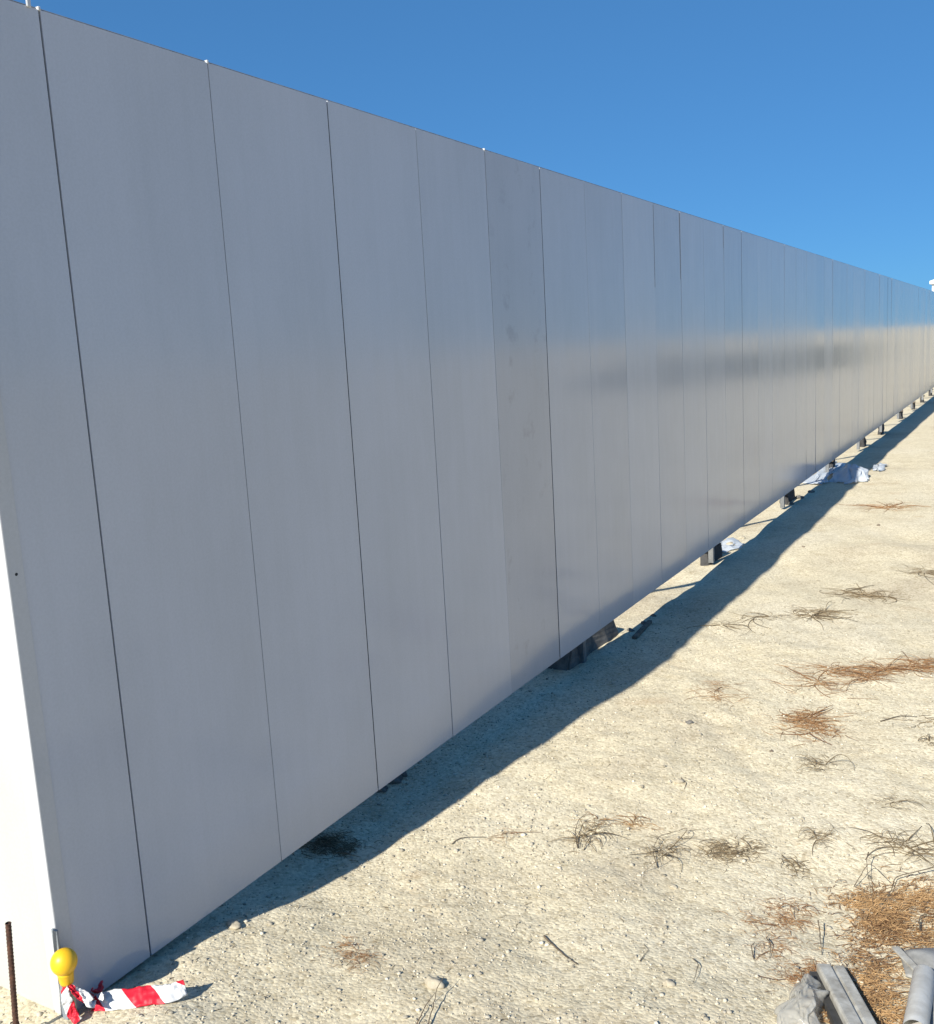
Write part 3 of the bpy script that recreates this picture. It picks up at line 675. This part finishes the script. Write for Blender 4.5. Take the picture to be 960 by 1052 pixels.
# ------------------------------------------------------------------ off to the right (seen only mirrored in the panels)
def scrub():
    rs = np.random.default_rng(12); V = []; Fc = []; b = 0
    for k in range(34):
        y = rs.uniform(34, 90); x = 2+math.tan(R(rs.uniform(5, 17)))*y; hgt = rs.uniform(.3, .9); w = rs.uniform(.8, 2.6); z = float(ground_z(x, y))
        n = 130; c = rs.normal(0, 1, (n, 3)); c /= np.linalg.norm(c, axis=1)[:, None]; c *= rs.uniform(.5, 1, (n, 1)); c = c*np.array([w, w, hgt*.6])+np.array([x, y, z+hgt*.5])
        s = 0.13
        T = c[:, None]+rs.normal(0, s, (n, 3, 3)); V.append(T.reshape(-1, 3)); Fc.append(np.arange(3*n).reshape(-1, 3)+b); b += 3*n
    return tag(link('scrub', raw(np.concatenate(V), np.concatenate(Fc)), simple('scrub_leaf', (0.07,0.075,0.04), 0.8, 0.4, 3)), 'low dark scrub on the open ground beyond the right edge', 'scrub', kind='stuff')
scrub()

# ------------------------------------------------------------------ white cabin just showing above the far end of the wall
v = RT*(955.5-480)/F_PX + DN*(287.5-526)/F_PX + FWD; t_ = (-2.0-CAM[0])/v[0]; pc = CAM+t_*v
cx, cy_, cz = pc; gz_ = float(ground_z(cx, cy_, False))
cab = empty('site_cabin', (cx, cy_, gz_)); tag(cab, 'white cabin roof corner showing above the far end of the wall', 'cabin')
hh = cz-gz_
link('wall', box_me(0.1, 1.65, 0.15, 6.0, 0, hh-0.20), CABINW, cab)
bm = bmesh.new()
for (x, z) in ((0.0, hh-0.19), (1.75, hh-0.19), (1.75, hh-0.10), (1.5, hh+0.04), (0.3, hh+0.04), (0.0, hh-0.05)):
    bm.verts.new((x, 0.0, z)); bm.verts.new((x, 6.2, z))
bm.verts.ensure_lookup_table(); n6 = 6
bm.faces.new([bm.verts[2*k] for k in range(n6)]); bm.faces.new([bm.verts[2*k+1] for k in range(n6)][::-1])
for k in range(n6): bm.faces.new((bm.verts[2*k], bm.verts[2*k+1], bm.verts[(2*k+3) % 12], bm.verts[(2*k+2) % 12]))
bmesh.ops.recalc_face_normals(bm, faces=bm.faces[:])
link('roof', from_bm(bm), CABINW, cab)
link('window', box_me(0.5, 1.2, 0.10, 0.149, 1.0, 1.9), GASKET, cab)

# ------------------------------------------------------------------ light
E_SUN, A_SUN = R(35), R(5.9)
d = Vector((math.sin(A_SUN)*math.cos(E_SUN), math.cos(A_SUN)*math.cos(E_SUN), -math.sin(E_SUN)))
sl = bpy.data.lights.new('sun', 'SUN'); sl.energy = 4.6; sl.angle = R(0.53); sl.color = (1.0, 0.94, 0.82)
so = bpy.data.objects.new('sun', sl); COL.objects.link(so); so.rotation_euler = d.to_track_quat('-Z', 'Y').to_euler(); so.location = (0, 0, 20)
w = bpy.data.worlds.new('World'); SC.world = w; w.use_nodes = True
n, l = w.node_tree.nodes, w.node_tree.links
sky = n.new('ShaderNodeTexSky'); sky.sky_type = 'NISHITA'; sky.sun_disc = False; sky.sun_elevation = E_SUN
to_sun = -d; sky.sun_rotation = math.atan2(to_sun.x, to_sun.y)
sky.air_density = 1.0; sky.dust_density = 0.0; sky.ozone_density = 4.0; sky.altitude = 2500
bg = n['Background']; bg.inputs[1].default_value = 0.100; gm = n.new('ShaderNodeGamma'); gm.inputs[1].default_value = 0.45; l.new(sky.outputs[0], gm.inputs[0])
l.new(mixc(n, l, 1.0, gm.outputs[0], (0.375, 0.955, 1.64), 'MULTIPLY'), bg.inputs[0])

# ------------------------------------------------------------------ camera
cd = bpy.data.cameras.new('camera'); co = bpy.data.objects.new('camera', cd); COL.objects.link(co)
cd.sensor_fit = 'HORIZONTAL'; cd.sensor_width = 36; cd.lens = 36*F_PX/960; cd.clip_start = 0.02; cd.clip_end = 9000
M = Matrix.Identity(4)
for i in range(3): M[i][0] = RT[i]; M[i][1] = -DN[i]; M[i][2] = -FWD[i]; M[i][3] = CAM[i]
co.matrix_world = M; SC.camera = co
SC.view_settings.view_transform = 'Standard'; SC.view_settings.look = 'None'; SC.view_settings.exposure = 0.80; SC.view_settings.gamma = 1
